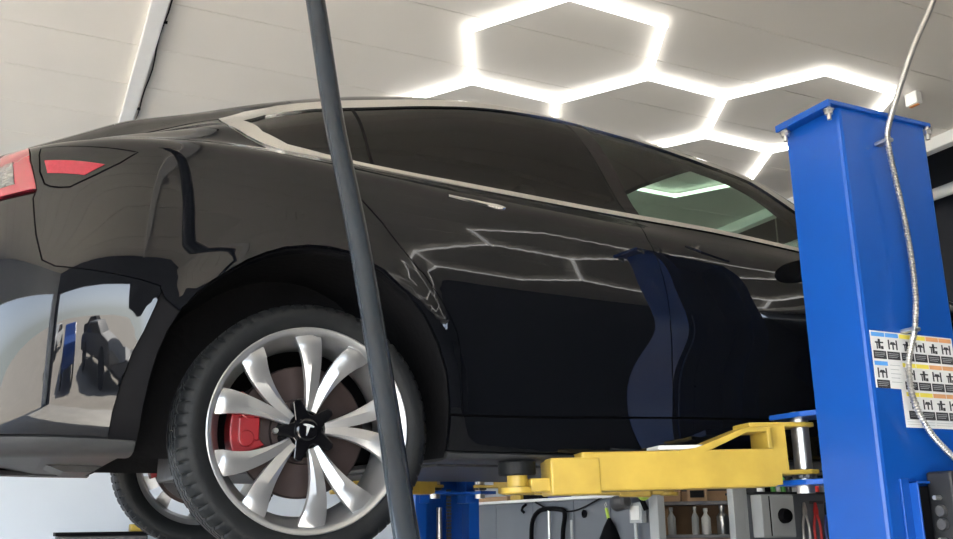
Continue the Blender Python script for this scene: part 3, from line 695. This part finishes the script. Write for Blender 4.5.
def arm(piv, tip, label, group=None, rest=.155, dz=0):
    piv = Vector(piv); tip = Vector(tip); d = tip-piv; L = d.length; rz = math.atan2(d.y, d.x)
    t = thing('lift_swing_arm', label, 'lift arm', (piv.x, piv.y, H0+dz+.018), 0, group); t.rotation_euler = (0, .020, rz)  # swing arm of the lift, pivoting on the post carriage
    y = .058
    bm = bmesh.new(); box(bm, .115, L*.80, -y, y, .108, .220); obj('outer_tube', bm, M['yellow'], t, bevel=.007)
    # fork plates round the pivot
    for z in (.142, .284):
        bm = bmesh.new(); prism(bm, [(-.035, -.035), (-.035, .035), (.0, .05), (.19, y), (.19, -y), (.0, -.05)], 'xy', z, z+.014); obj('fork_plate', bm, M['yellow'], t, bevel=.003)
    bm = bmesh.new()
    for s in (-1, 1): prism(bm, [(.075, .145), (.105, .145), (.105, .286), (.075, .286)], 'xz', s*y, s*(y-.012))
    box(bm, .10, .125, -y, y, .112, .288); obj('fork_web', bm, M['yellow'], t, bevel=.002)
    bm = bmesh.new(); prism(bm, [(.10, .284), (.20, .284), (.365, .226), (.42, .220), (.42, .210), (.34, .210), (.20, .268), (.135, .270), (.135, .220), (.10, .220)], 'xz', -y, y); obj('gusset', bm, M['yellow'], t, bevel=.003)
    obj('rubber_strip', B(.33, .48, -y*.9, y*.9, .222, .235), M['white'], t, bevel=.003)
    bm = bmesh.new(); box(bm, L*.74, L*.905, -y*1.08, y*1.08, .100, .205); obj('middle_tube', bm, M['yellow'], t, bevel=.006)
    bm = bmesh.new(); box(bm, L*.80, L-.03, -y*.7, y*.7, .112, .150); obj('inner_tube', bm, M['yellow'], t, bevel=.004)
    bm = bmesh.new(); lathe(bm, [(0, .108), (.045, .108), (.05, .112), (.05, .126), (.03, .128), (.03, .165)], (L, 0, 0), (0, 0, 1), 28); obj('pad_seat', bm, M['yellow'], t, smooth=True)
    bm = bmesh.new(); lathe(bm, [(0, .160), (.052, .160), (.055, .164), (.055, rest-.004), (.052, rest), (0, rest)], (L, 0, 0), (0, 0, 1), 28); obj('rubber_pad', bm, M['rubber'], t, smooth=True)
    return t
arm((1.50, -.155), (.635, .085), 'yellow lift arm on the near side reaching back under the rear door sill', rest=.200)
arm((1.76, -.155), (2.42, .10), 'yellow lift arm on the near side reaching forward, behind the blue post', rest=.200)
arm((1.57, 2.275), (2.42, 1.76), 'yellow lift arm beyond the car reaching forward under the far sill', rest=.178, dz=.055)
arm((1.31, 2.275), (.635, 1.76), 'yellow lift arm beyond the car reaching back to the far rear pad', rest=.178, dz=.055)

# sticker on the near post
stk = thing('warning_sticker', 'white sticker of pictograms with blue, yellow and orange headings on the blue post', 'sticker', (1.459, -.5, .543+H0))
def plate(name, x0, x1, z0, z1, m, par, y=-.0016, t=.001): return obj(name, B(x0, x1, y, y+t, z0, z1), M[m], par)
plate('sheet', 0, .335, -.163, 0, 'swhite', stk); plate('lower_sheet', .098, .335, -.270, -.163, 'swhite', stk)
cw = .0545
def picto(bm, cx, cz, k):
    rng = random.Random(k)
    if k % 2 == 0:
        box(bm, cx-.004, cx+.004, -.0024, -.0016, cz-.014, cz+.014); box(bm, cx-.016, cx+.016, -.0024, -.0016, cz+.002, cz+.006)
        box(bm, cx-.011, cx-.007, -.0024, -.0016, cz-.015, cz+.002); box(bm, cx+.006, cx+.015, -.0024, -.0016, cz-.015, cz-.006)
    else:
        box(bm, cx-.019, cx-.014, -.0024, -.0016, cz-.014, cz+.014); box(bm, cx+.012, cx+.017, -.0024, -.0016, cz-.014, cz+.014)
        prism(bm, [(cx-.013, cz), (cx-.008, cz+.008), (cx+.006, cz+.008), (cx+.012, cz)], 'xz', -.0024, -.0016); box(bm, cx-.003, cx+.002, -.0024, -.0016, cz-.014, cz)
for row, cols in ((0, range(6)), (1, (0, 2, 3, 4, 5)), (2, (2, 3, 4, 5))):
    zt = -.004-row*.083
    for cidx in cols:
        x0 = .004+cidx*cw+(.0 if cidx < 2 else .002); m_ = 'sblue' if cidx < 2 else 'syel' if cidx < 4 else 'sor'
        plate('heading', x0, x0+cw-.003, zt-.012, zt, m_, stk, -.0022)
        plate('caption', x0+.001, x0+cw-.004, zt-.076, zt-.053, 'sblack', stk, -.0022)
        bm = bmesh.new(); picto(bm, x0+cw/2, zt-.033, row*7+cidx); obj('pictogram', bm, M['sblack'], stk)
        bm = bmesh.new()
        for q in range(3): box(bm, x0+.005, x0+cw-.01-.006*(q == 2), -.0027, -.0021, zt-.060-q*.005, zt-.0585-q*.005)
        obj('caption_text', bm, M['lgrey'], stk)
for q in range(5): obj('text_line', B(.064, .104-.006*(q % 2), -.0022, -.0016, -.097-q*.012, -.0955-q*.012), M['lgrey'], stk)
for q in range(3):
    for x0, x1 in ((.105, .215), (.222, .33)): obj('text_line', B(x0, x1, -.0022, -.0016, -.2475-q*.007, -.2465-q*.007), M['lgrey'], stk)

# flexible conduit down the post
cond = thing('flexible_conduit', 'ribbed silver metal conduit hanging down the face of the blue post', 'conduit', (1.6, -.53, H0))
cp = [(2.20, 3.02), (2.14, 2.60), (2.04, 2.12), (1.97, 1.86), (1.9, 1.688), (1.774, 1.494), (1.683, 1.335), (1.604, 1.185), (1.588, 1.128), (1.595, 1.038), (1.612, .898), (1.620, .759), (1.614, .638), (1.593, .548), (1.567, .49), (1.547, .43), (1.551, .346), (1.594, .264), (1.645, .216), (1.70, .178), (1.76, .16)]
path = smoothpath([(x-1.6, -.012, z) for i, (x, z) in enumerate(cp)], 26)
# even arc-length points with alternating radius for the ribs
ev = [path[0]]; acc = 0; stp = .0042
for a, b in zip(path, path[1:]):
    d = (b-a).length; p0 = a
    while acc+d >= stp:
        p0 = p0+(b-p0).normalized()*(stp-acc); ev.append(p0.copy()); d = (b-p0).length; acc = 0
    acc += d
obj('ribbed_tube', T(ev, [.0095 if k % 2 else .0068 for k in range(len(ev))], 10), M['steel'], cond, smooth=False)
for z, x in ((1.128, 1.588), (.548, 1.593)):
    bm = bmesh.new(); box(bm, x-1.6-.013, x-1.6+.013, -.024, .030, z-.006, z+.006); obj('conduit_strap', bm, M['steel'], cond, bevel=.004)

# lift control unit on the near post
pu = thing('power_unit', 'black motor and control box bolted to the front face of the blue post', 'lift power unit', (1.50, -.5, H0))
bm = bmesh.new(); box(bm, .03, .036, -.035, 0, -.50, .125); box(bm, .0, .036, -.008, 0, -.50, .132); box(bm, .03, .30, -.035, -.0, .118, .125); obj('bracket', bm, M['blue'], pu, bevel=.002)
obj('mounting_plate', B(.045, .31, -.022, -.002, -.48, .112), M['dark'], pu, bevel=.003)
obj('motor_housing', B(.080, .31, -.105, -.022, -.46, .150), M['plastic'], pu, bevel=.008)
obj('rating_label', B(.125, .26, -.1075, -.1055, -.12, .085), M['swhite'], pu)
for z in (.080, -.030, -.14): obj('bolt', T([(.082, -.060, z), (.058, -.060, z)], .0065, 10), M['steel'], pu)
for z in (.045, .010, -.07, -.105):
    bm = bmesh.new(); lathe(bm, [(0, .0), (.014, .0), (.016, .004), (.016, .014)], (.068, -.062, z), (1, 0, 0), 16)
    obj('hose_port', bm, M['dsteel'], pu, smooth=True)

# ------------------------------------------------------------------ leaning dark rod in the foreground
A = Vector((-.245, -.764, 1.022)); Bp = Vector((-.168, -1.078, .005)); d = (Bp-A)/(A.z-Bp.z)
top = A-d*(CH-H0-A.z)*.55; top.z = CH-H0; 
rod = thing('hanging_hose', 'dark grey hose hanging slanted from the ceiling in front of the rear wheel', 'hose', (A.x, A.y, H0))
ctrl = [top, A-d*.45+Vector((0, 0, 0)), A, Vector((-.210, -.795, .764)), Vector((-.178, -.858, .518)), Vector((-.160, -.966, .207)), Bp, Bp+d*.5+Vector((0, 0, 0)), Bp+d*1.0]
ctrl[1].z = A.z+.45; ctrl[7].z = Bp.z-.5; ctrl[8].z = Bp.z-1.0
ctrl = [p-Vector((A.x, A.y, 0)) for p in ctrl]
obj('hose', T(smoothpath(ctrl, 10), .0190, 22), M['hose'], rod, smooth=True)
e = ctrl[-1]; dd = (ctrl[-1]-ctrl[-2]).normalized()
obj('nozzle', T([e-dd*.02, e+dd*.10, e+dd*.14], [.022, .022, .010], 16), M['dsteel'], rod, smooth=True)
obj('ceiling_bracket', B(ctrl[0].x-.05, ctrl[0].x+.05, ctrl[0].y-.05, ctrl[0].y+.05, ctrl[0].z-.01, ctrl[0].z), M['dsteel'], rod)
# ------------------------------------------------------------------ tool wall, shelves and small things beyond the lift
XA = 3.93
pa = thing('tool_board', 'grey sheet metal tool partition beneath a white-edged shelf beyond the car', 'tool wall', (XA+.02, 5.65, 0))
bm = bmesh.new(); 
for y0, y1 in ((-1.6, -1.02), (-1.01, -.42), (-.41, .35), (.36, 1.15), (1.16, 1.62)): box(bm, 0, .03, y0, y1, .1, H0+.235)
obj('panel_sheet', bm, M['grey'], pa, bevel=.004)
obj('end_post', B(-.02, .05, -1.72, -1.60, 0, H0+.40), M['lgrey'], pa, bevel=.006)
obj('end_post', B(-.02, .05, 1.60, 1.70, 0, H0+.235), M['lgrey'], pa, bevel=.006)
shf = obj('shelf_board', B(-.10, .18, -1.6, 1.72, H0+.236, H0+.262), M['white'], pa, bevel=.003)
def small(name, label, cat, bm, m, loc, group=None, **k):
    o = obj(name, bm, M[m] if isinstance(m, str) else m, None, **k); o.location = loc; tag(o, label, cat, group); return o
ZS = H0+.262
small('storage_tray', 'flat tan tray lying on the far end of the white-edged shelf', 'tray', B(-.09, .2, -.42, .42, 0, .045), 'card', (XA+.02, 6.80, ZS), bevel=.004)
small('tool_case', 'small yellow case on the shelf under the tip of the yellow arm', 'tool case', B(-.06, .06, -.11, .11, 0, .05), 'yellow', (XA, 6.22, ZS), bevel=.008)
small('tool_case', 'dark case on the shelf behind the yellow arm', 'tool case', B(-.06, .06, -.2, .2, 0, .06), 'dark', (XA, 5.85, ZS), bevel=.008)
small('tool_case', 'little blue case on the shelf behind the yellow arm', 'tool case', B(-.06, .06, -.12, .12, 0, .05), 'navy', (XA, 5.45, ZS), bevel=.008)
small('jar', 'small white jar on the shelf, left of the black spray gun', 'jar', T([(0, 0, 0), (0, 0, .05), (0, 0, .06)], [.035, .035, .028], 14), 'white', (XA-.03, 5.10, ZS), smooth=True)
small('jar', 'small dark jar on the shelf, beside the white jar', 'jar', T([(0, 0, 0), (0, 0, .05), (0, 0, .06)], [.04, .04, .03], 14), 'dsteel', (XA-.03, 4.93, ZS), smooth=True)
# black looped strap on the panel with a bright rod hanging in it
small('looped_hose', 'black hose bent into an arch hanging on the grey tool panel', 'hose', T(smoothpath([(0, .62, -.75), (0, .60, -.30), (0, .56, -.09), (0, .42, .0), (0, .22, .015), (0, .0, .0), (0, -.05, -.05), (0, .0, -.26), (0, -.03, -.75)], 8), .022, 10), 'dark', (XA-.03, 5.36, H0+.15), smooth=True)
small('rod', 'bright metal rod hanging inside the black arch of hose', 'rod', T([(0, 0, -.9), (0, 0, 0)], .016, 12), 'steel', (XA-.03, 5.60, H0+.15), smooth=True)
small('grey_pipe', 'thin pale pipe standing right of the black hose arch', 'pipe', T([(0, 0, -.9), (0, 0, 0)], .011, 10), 'lgrey', (XA-.03, 5.20, H0+.06), smooth=True)
small('dangling_cable', 'black cable sagging below the white-edged shelf', 'cable', T(smoothpath([(0, .62, .07), (0, .33, -.0), (0, -.1, -.02), (0, -.55, .08)], 8), .008, 6), 'dark', (XA-.02, 5.25, H0+.16), smooth=True)
small('wall_hook', 'small black hook on the grey panel left of the hose arch', 'hook', T([(0, 0, .03), (-.04, 0, .0), (-.05, 0, -.03), (-.02, .01, -.05)], .014, 8), 'dark', (XA+.01, 6.12, H0+.19), smooth=True)
bm = bmesh.new(); lathe(bm, [(.022, 0), (.034, 0), (.036, .015), (.022, .018)], (0, 0, 0), (-1, 0, 0), 20, closed=True); box(bm, -.012, 0, -.008, .008, -.03, .03)
small('valve_knob', 'small round black knob on the grey panel right of the hose arch', 'knob', bm, 'dark', (XA+.0, 5.01, H0+.11))
bt = thing('brush', 'dark hand brush hanging by its lime handle from the grey panel', 'brush', (XA-.03, 4.59, H0+.12))
obj('handle', T([(0, .03, .03), (0, .0, -.06)], .014, 10), M['lime'], bt, smooth=True)
bm = bmesh.new(); lathe(bm, [(.012, -.05), (.05, -.12), (.105, -.25), (.11, -.33), (0, -.34)], (0, -.01, 0), (0, 0, 1), 20); obj('bristles', bm, M['dark'], bt, smooth=True)
obj('hanging_loop', T([(.0, .03, .03), (0, .05, .06), (0, .03, .08), (0, .02, .05)], .004, 6), M['steel'], bt)
g = thing('spray_gun', 'dark cylinder gun with lime green end hanging at the corner of the grey panel', 'power tool', (XA-.10, 4.03, H0+.215))
bm = bmesh.new(); lathe(bm, [(.0, -.02), (.045, -.02), (.062, .0), (.062, .11), (.05, .13), (.04, .10), (0, .10)], (-.05, .12, -.02), (-.2, .9, -.15), 22); obj('barrel', bm, M['dsteel'], g, smooth=True)
bm = bmesh.new(); bmesh.ops.create_uvsphere(bm, u_segments=16, v_segments=10, radius=.055); bmesh.ops.translate(bm, verts=bm.verts, vec=(-.02, -.09, .035)); obj('lime_cap', bm, M['lime'], g, smooth=True)
obj('grip', T([(0, -.03, 0), (.02, -.06, -.09)], .022, 10), M['dark'], g, smooth=True)
jb = thing('junction_box', 'white electrical box with a conduit below it on the end post of the grey panel', 'electrical box', (XA-.02, 4.14, H0+.10))
obj('box', B(-.05, 0, -.085, .085, -.075, .085), M['lgrey'], jb, bevel=.006); obj('cover', B(-.055, -.05, -.06, .06, -.05, .06), M['white'], jb); obj('conduit', T([(-.02, .04, -1.2), (-.02, .04, -.07)], .018, 12), M['lgrey'], jb, smooth=True)

# open rack with cardboard boxes
RM = Matrix.Rotation(math.radians(-32), 4, 'Z')
rk = thing('shelf_rack', 'dark open rack holding cardboard boxes between the two grey tool panels', 'shelf', (4.60, 4.42, 0), math.radians(-40))
bm = bmesh.new()
for x in (-.40, .36): 
    for y in (0, .42): box(bm, x, x+.04, y, y+.04, 0, H0+.30)
obj('upright', bm, M['dsteel'], rk, bevel=.003)
for z in (.35, .95, 1.42, 1.70): obj('shelf_board', B(-.40, .40, 0, .46, z, z+.03), M['dsteel'], rk)
obj('back_board', B(-.40, .40, .46, .47, .1, H0+.3), M['card'], rk)
def on_rack(name, label, cat, bm, m, x, y, z, group=None, **k):
    o = small(name, label, cat, bm, m, (0, 0, 0), group, **k)
    o.matrix_world = Matrix.Translation((4.60, 4.42, 0)) @ Matrix.Rotation(math.radians(-40), 4, 'Z') @ Matrix.Translation((x, y, z)); return o
def carton(w, d, h):
    bm = bmesh.new(); box(bm, -w/2, w/2, 0, d, 0, h); box(bm, -w/2, w/2, d*.49, d*.51, h, h+.002); box(bm, -w/2+.02, w/2-.02, -.002, 0, h*.3, h*.34); return bm
on_rack('cardboard_box', 'large brown cardboard box at the left of the rack, tucked up against the yellow arm', 'box', carton(.33, .3, .17), 'card', -.22, .03, 1.73, bevel=.003)
o = on_rack('cardboard_box', 'small open-fronted cardboard box in the middle of the rack top', 'box', carton(.17, .25, .14), 'card', .09, .03, 1.73, bevel=.003)
bm = bmesh.new(); box(bm, -.06, .06, -.006, -.001, .03, .09); obj('dark_window', bm, M['dark'], o)
on_rack('cardboard_box', 'cardboard box on the lower rack shelf, left of the spray bottles', 'box', carton(.2, .28, .22), 'card', -.27, .04, 1.45, bevel=.003)
def bottle(h, r, cap=True):
    bm = bmesh.new(); lathe(bm, [(0, 0), (r*.9, 0), (r, h*.05), (r, h*.62), (r*.4, h*.78), (r*.4, h*.86), (r*.5, h*.87), (r*.5, h), (0, h)], (0, 0, 0), (0, 0, 1), 16); return bm
on_rack('spray_bottle', 'clear white spray bottle at the left of the dark rack shelf', 'bottle', bottle(.23, .035), 'lgrey', -.14, .02, 1.45, smooth=True)
on_rack('spray_bottle', 'slim pale bottle in the middle of the dark rack shelf', 'bottle', bottle(.235, .030), 'lgrey', .06, .02, 1.45, smooth=True)
on_rack('spray_bottle', 'cream spray bottle right of the middle on the dark rack shelf', 'bottle', bottle(.22, .04), 'white', .15, .06, 1.45, smooth=True)
on_rack('gas_cylinder', 'grey metal cylinder at the right end of the dark rack shelf', 'cylinder', bottle(.24, .05), 'steel', .29, .05, 1.45, smooth=True)

# second tool panel with shelf of cans
YB = 3.56
pb = thing('tool_board', 'grey tool panel with a shelf of cans, just left of the blue post', 'tool wall', (5.0, YB+.02, 0))
bm = bmesh.new(); box(bm, -.46, .42, 0, .03, .1, H0+.25); box(bm, .43, 1.2, 0, .03, .1, H0+.25); obj('panel_sheet', bm, M['grey'], pb, bevel=.004)
obj('end_post', B(-.62, -.52, -.02, .05, 0, H0+.42), M['lgrey'], pb, bevel=.006)
obj('end_post', B(-.515, -.47, -.01, .05, 0, H0+.42), M['lgrey'], pb, bevel=.006)
obj('shelf_board', B(-.47, 1.2, -.10, .25, H0+.232, H0+.250), M['plastic'], pb, bevel=.002)
def can(h, r):
    bm = bmesh.new(); lathe(bm, [(0, 0), (r, 0), (r, h*.8), (r*.7, h*.86), (r*.45, h*.88), (r*.45, h), (0, h)], (0, 0, 0), (0, 0, 1), 16); return bm
for i, (x, m_, h, r, lb) in enumerate(((4.63, 'white', .12, .030, 'white can at the left end of the shelf beside the blue post'), (4.70, 'dark', .12, .022, 'black can second from the left on the can shelf'), (4.755, 'green', .13, .020, 'green can, first of three, on the can shelf'), (4.81, 'white', .12, .017, 'slim white can between green cans on the shelf'), (4.86, 'green', .13, .020, 'green can right of the slim white can'),
        (4.92, 'dsteel', .12, .022, 'dark metal can in the middle of the can shelf'), (4.985, 'lgrey', .13, .024, 'light grey can right of the dark metal can'), (5.06, 'navy', .12, .024, 'navy can on the can shelf'), (5.13, 'white', .10, .026, 'white can behind the pivot pin of the yellow arm'), (5.205, 'red', .10, .030, 'red can near the blue post on the can shelf'), (5.28, 'lgrey', .12, .022, 'pale can right of the red can'), (5.34, 'dark', .12, .024, 'black can at the right end beside the blue post'))):
    small('spray_can', lb, 'can', can(h, r), m_, (x, YB-.04, H0+.250), 'cans on the shelf by the blue post', smooth=True)
cbx = thing('control_box', 'light grey metal box with a round black knob on the tool panel', 'switch box', (4.73, YB+.01, H0+.066))
obj('housing', B(-.17, .16, -.12, 0, -.162, .162), M['lgrey'], cbx, bevel=.008)
obj('door', B(-.08, .15, -.13, -.122, -.15, .15), M['lgrey'], cbx, bevel=.003)
bm = bmesh.new(); lathe(bm, [(0, .06), (.048, .055), (.055, .04), (.058, .0), (0, 0)], (.035, -.125, .0), (0, -1, 0), 24); obj('knob', bm, M['dark'], cbx, smooth=True)
obj('hinge_gap', B(-.094, -.084, -.123, -.118, -.15, .15), M['dark'], cbx)
def pliers(name, label, x, hm, jm, L=.24, ang=0):
    t = thing(name, label, 'pliers', (x, YB-.015, H0+.12)); t.rotation_euler = (0, ang, 0)
    for s in (-1, 1):
        obj('handle', T(smoothpath([(s*.012, 0, -.05), (s*.030, 0, -.12), (s*.034, 0, -.20), (s*.026, 0, -.28)], 5), .011, 10), M[hm], t, smooth=True)
    bm = bmesh.new(); prism(bm, [(-.018, -.05), (-.02, -.01), (-.006, .05), (.006, .05), (.02, -.01), (.018, -.05)], 'xz', -.01, .01); obj('jaws', bm, M[jm], t, bevel=.003)
pliers('pliers', 'steel pliers hanging on the tool panel left of the red-handled ones', 5.09, 'steel', 'steel')
pliers('pliers', 'pliers with spread red handles hanging on the tool panel', 5.21, 'red', 'red')
pliers('pliers', 'pliers with navy blue handles hanging beside the blue post', 5.33, 'navy', 'dark')
small('magnet_bar', 'short dark magnetic bar above the red-handled pliers', 'tool holder', B(-.07, .07, -.015, 0, -.012, .012), 'dsteel', (5.25, YB+.018, H0+.17), bevel=.002)

# tool cart far back under the car tail
ct = thing('tool_cart', 'dark tool cart far behind the car, under the rear bumper', 'cart', (.10, 7.6, 0))
obj('cabinet', B(-.36, .45, 0, .5, .15, H0-.03), M['dsteel'], ct, bevel=.01); obj('top', B(-.38, .47, -.02, .52, H0-.03, H0+.005), M['dark'], ct, bevel=.004)
for z in (.25, .62, .98): 
    dr = obj('drawer', B(-.33, .42, -.012, 0, z, z+.33), M['red'], ct, bevel=.003); obj('handle', B(-.2, .29, -.035, -.012, z+.27, z+.29), M['steel'], dr)
for x in (-.3, .38):
    for y in (.06, .44): 
        bm = bmesh.new(); lathe(bm, [(0, -.02), (.07, -.02), (.075, 0), (.07, .02), (0, .02)], (x, y, .075), (0, 1, 0), 20); obj('castor', bm, M['rubber'], ct, smooth=True)
small('storage_bin', 'small yellow bin on the dark tool cart beside the far rear wheel', 'bin', B(-.08, .08, -.08, .08, 0, .07), 'yellow', (.48, 7.85, H0+.005), bevel=.01)

# parked cars and hedge outside the bay door, seen mirrored in the bumper
def parked(label, x, y, rz, m_):
    t = thing('car', label, 'car', (x, y, -.02), rz)
    bm = bmesh.new(); prism(bm, [(-2.2, .35), (-2.25, .7), (-2.1, .9), (-1.4, .98), (-.8, 1.42), (.5, 1.46), (1.2, 1.0), (2.1, .85), (2.25, .6), (2.2, .32)], 'xz', -.88, .88); obj('body', bm, M[m_], t, bevel=.08)
    bm = bmesh.new(); prism(bm, [(-1.25, .98), (-.76, 1.36), (.46, 1.39), (1.05, 1.0)], 'xz', -.885, .885); obj('side_glass', bm, M['gloss'], t)
    for sx in (-1.35, 1.4):
        for sy in (-.84, .84):
            bm = bmesh.new(); lathe(bm, [(0, -.1), (.29, -.1), (.33, -.07), (.33, .07), (.29, .1), (0, .1)], (sx, sy, .33), (0, 1, 0), 28); obj('wheel', bm, M['rubber'], t, smooth=True)
for x, y, rz, m_, lb in ((-4.2, -10.6, .3, 'dsteel', 'dark grey car parked nearest outside the open bay door, seen mirrored in the bumper'), (-8.6, -10.0, .9, 'blue', 'blue car parked outside at the left of the bay door, seen mirrored in the bumper'), (-7.0, -16.5, .1, 'dark', 'black car parked farthest outside the bay door, seen mirrored in the bumper'), (-14.0, -11.5, 1.2, 'white', 'white car parked beyond the side door, seen mirrored in the bumper')):
    parked(lb, x, y, rz, m_)
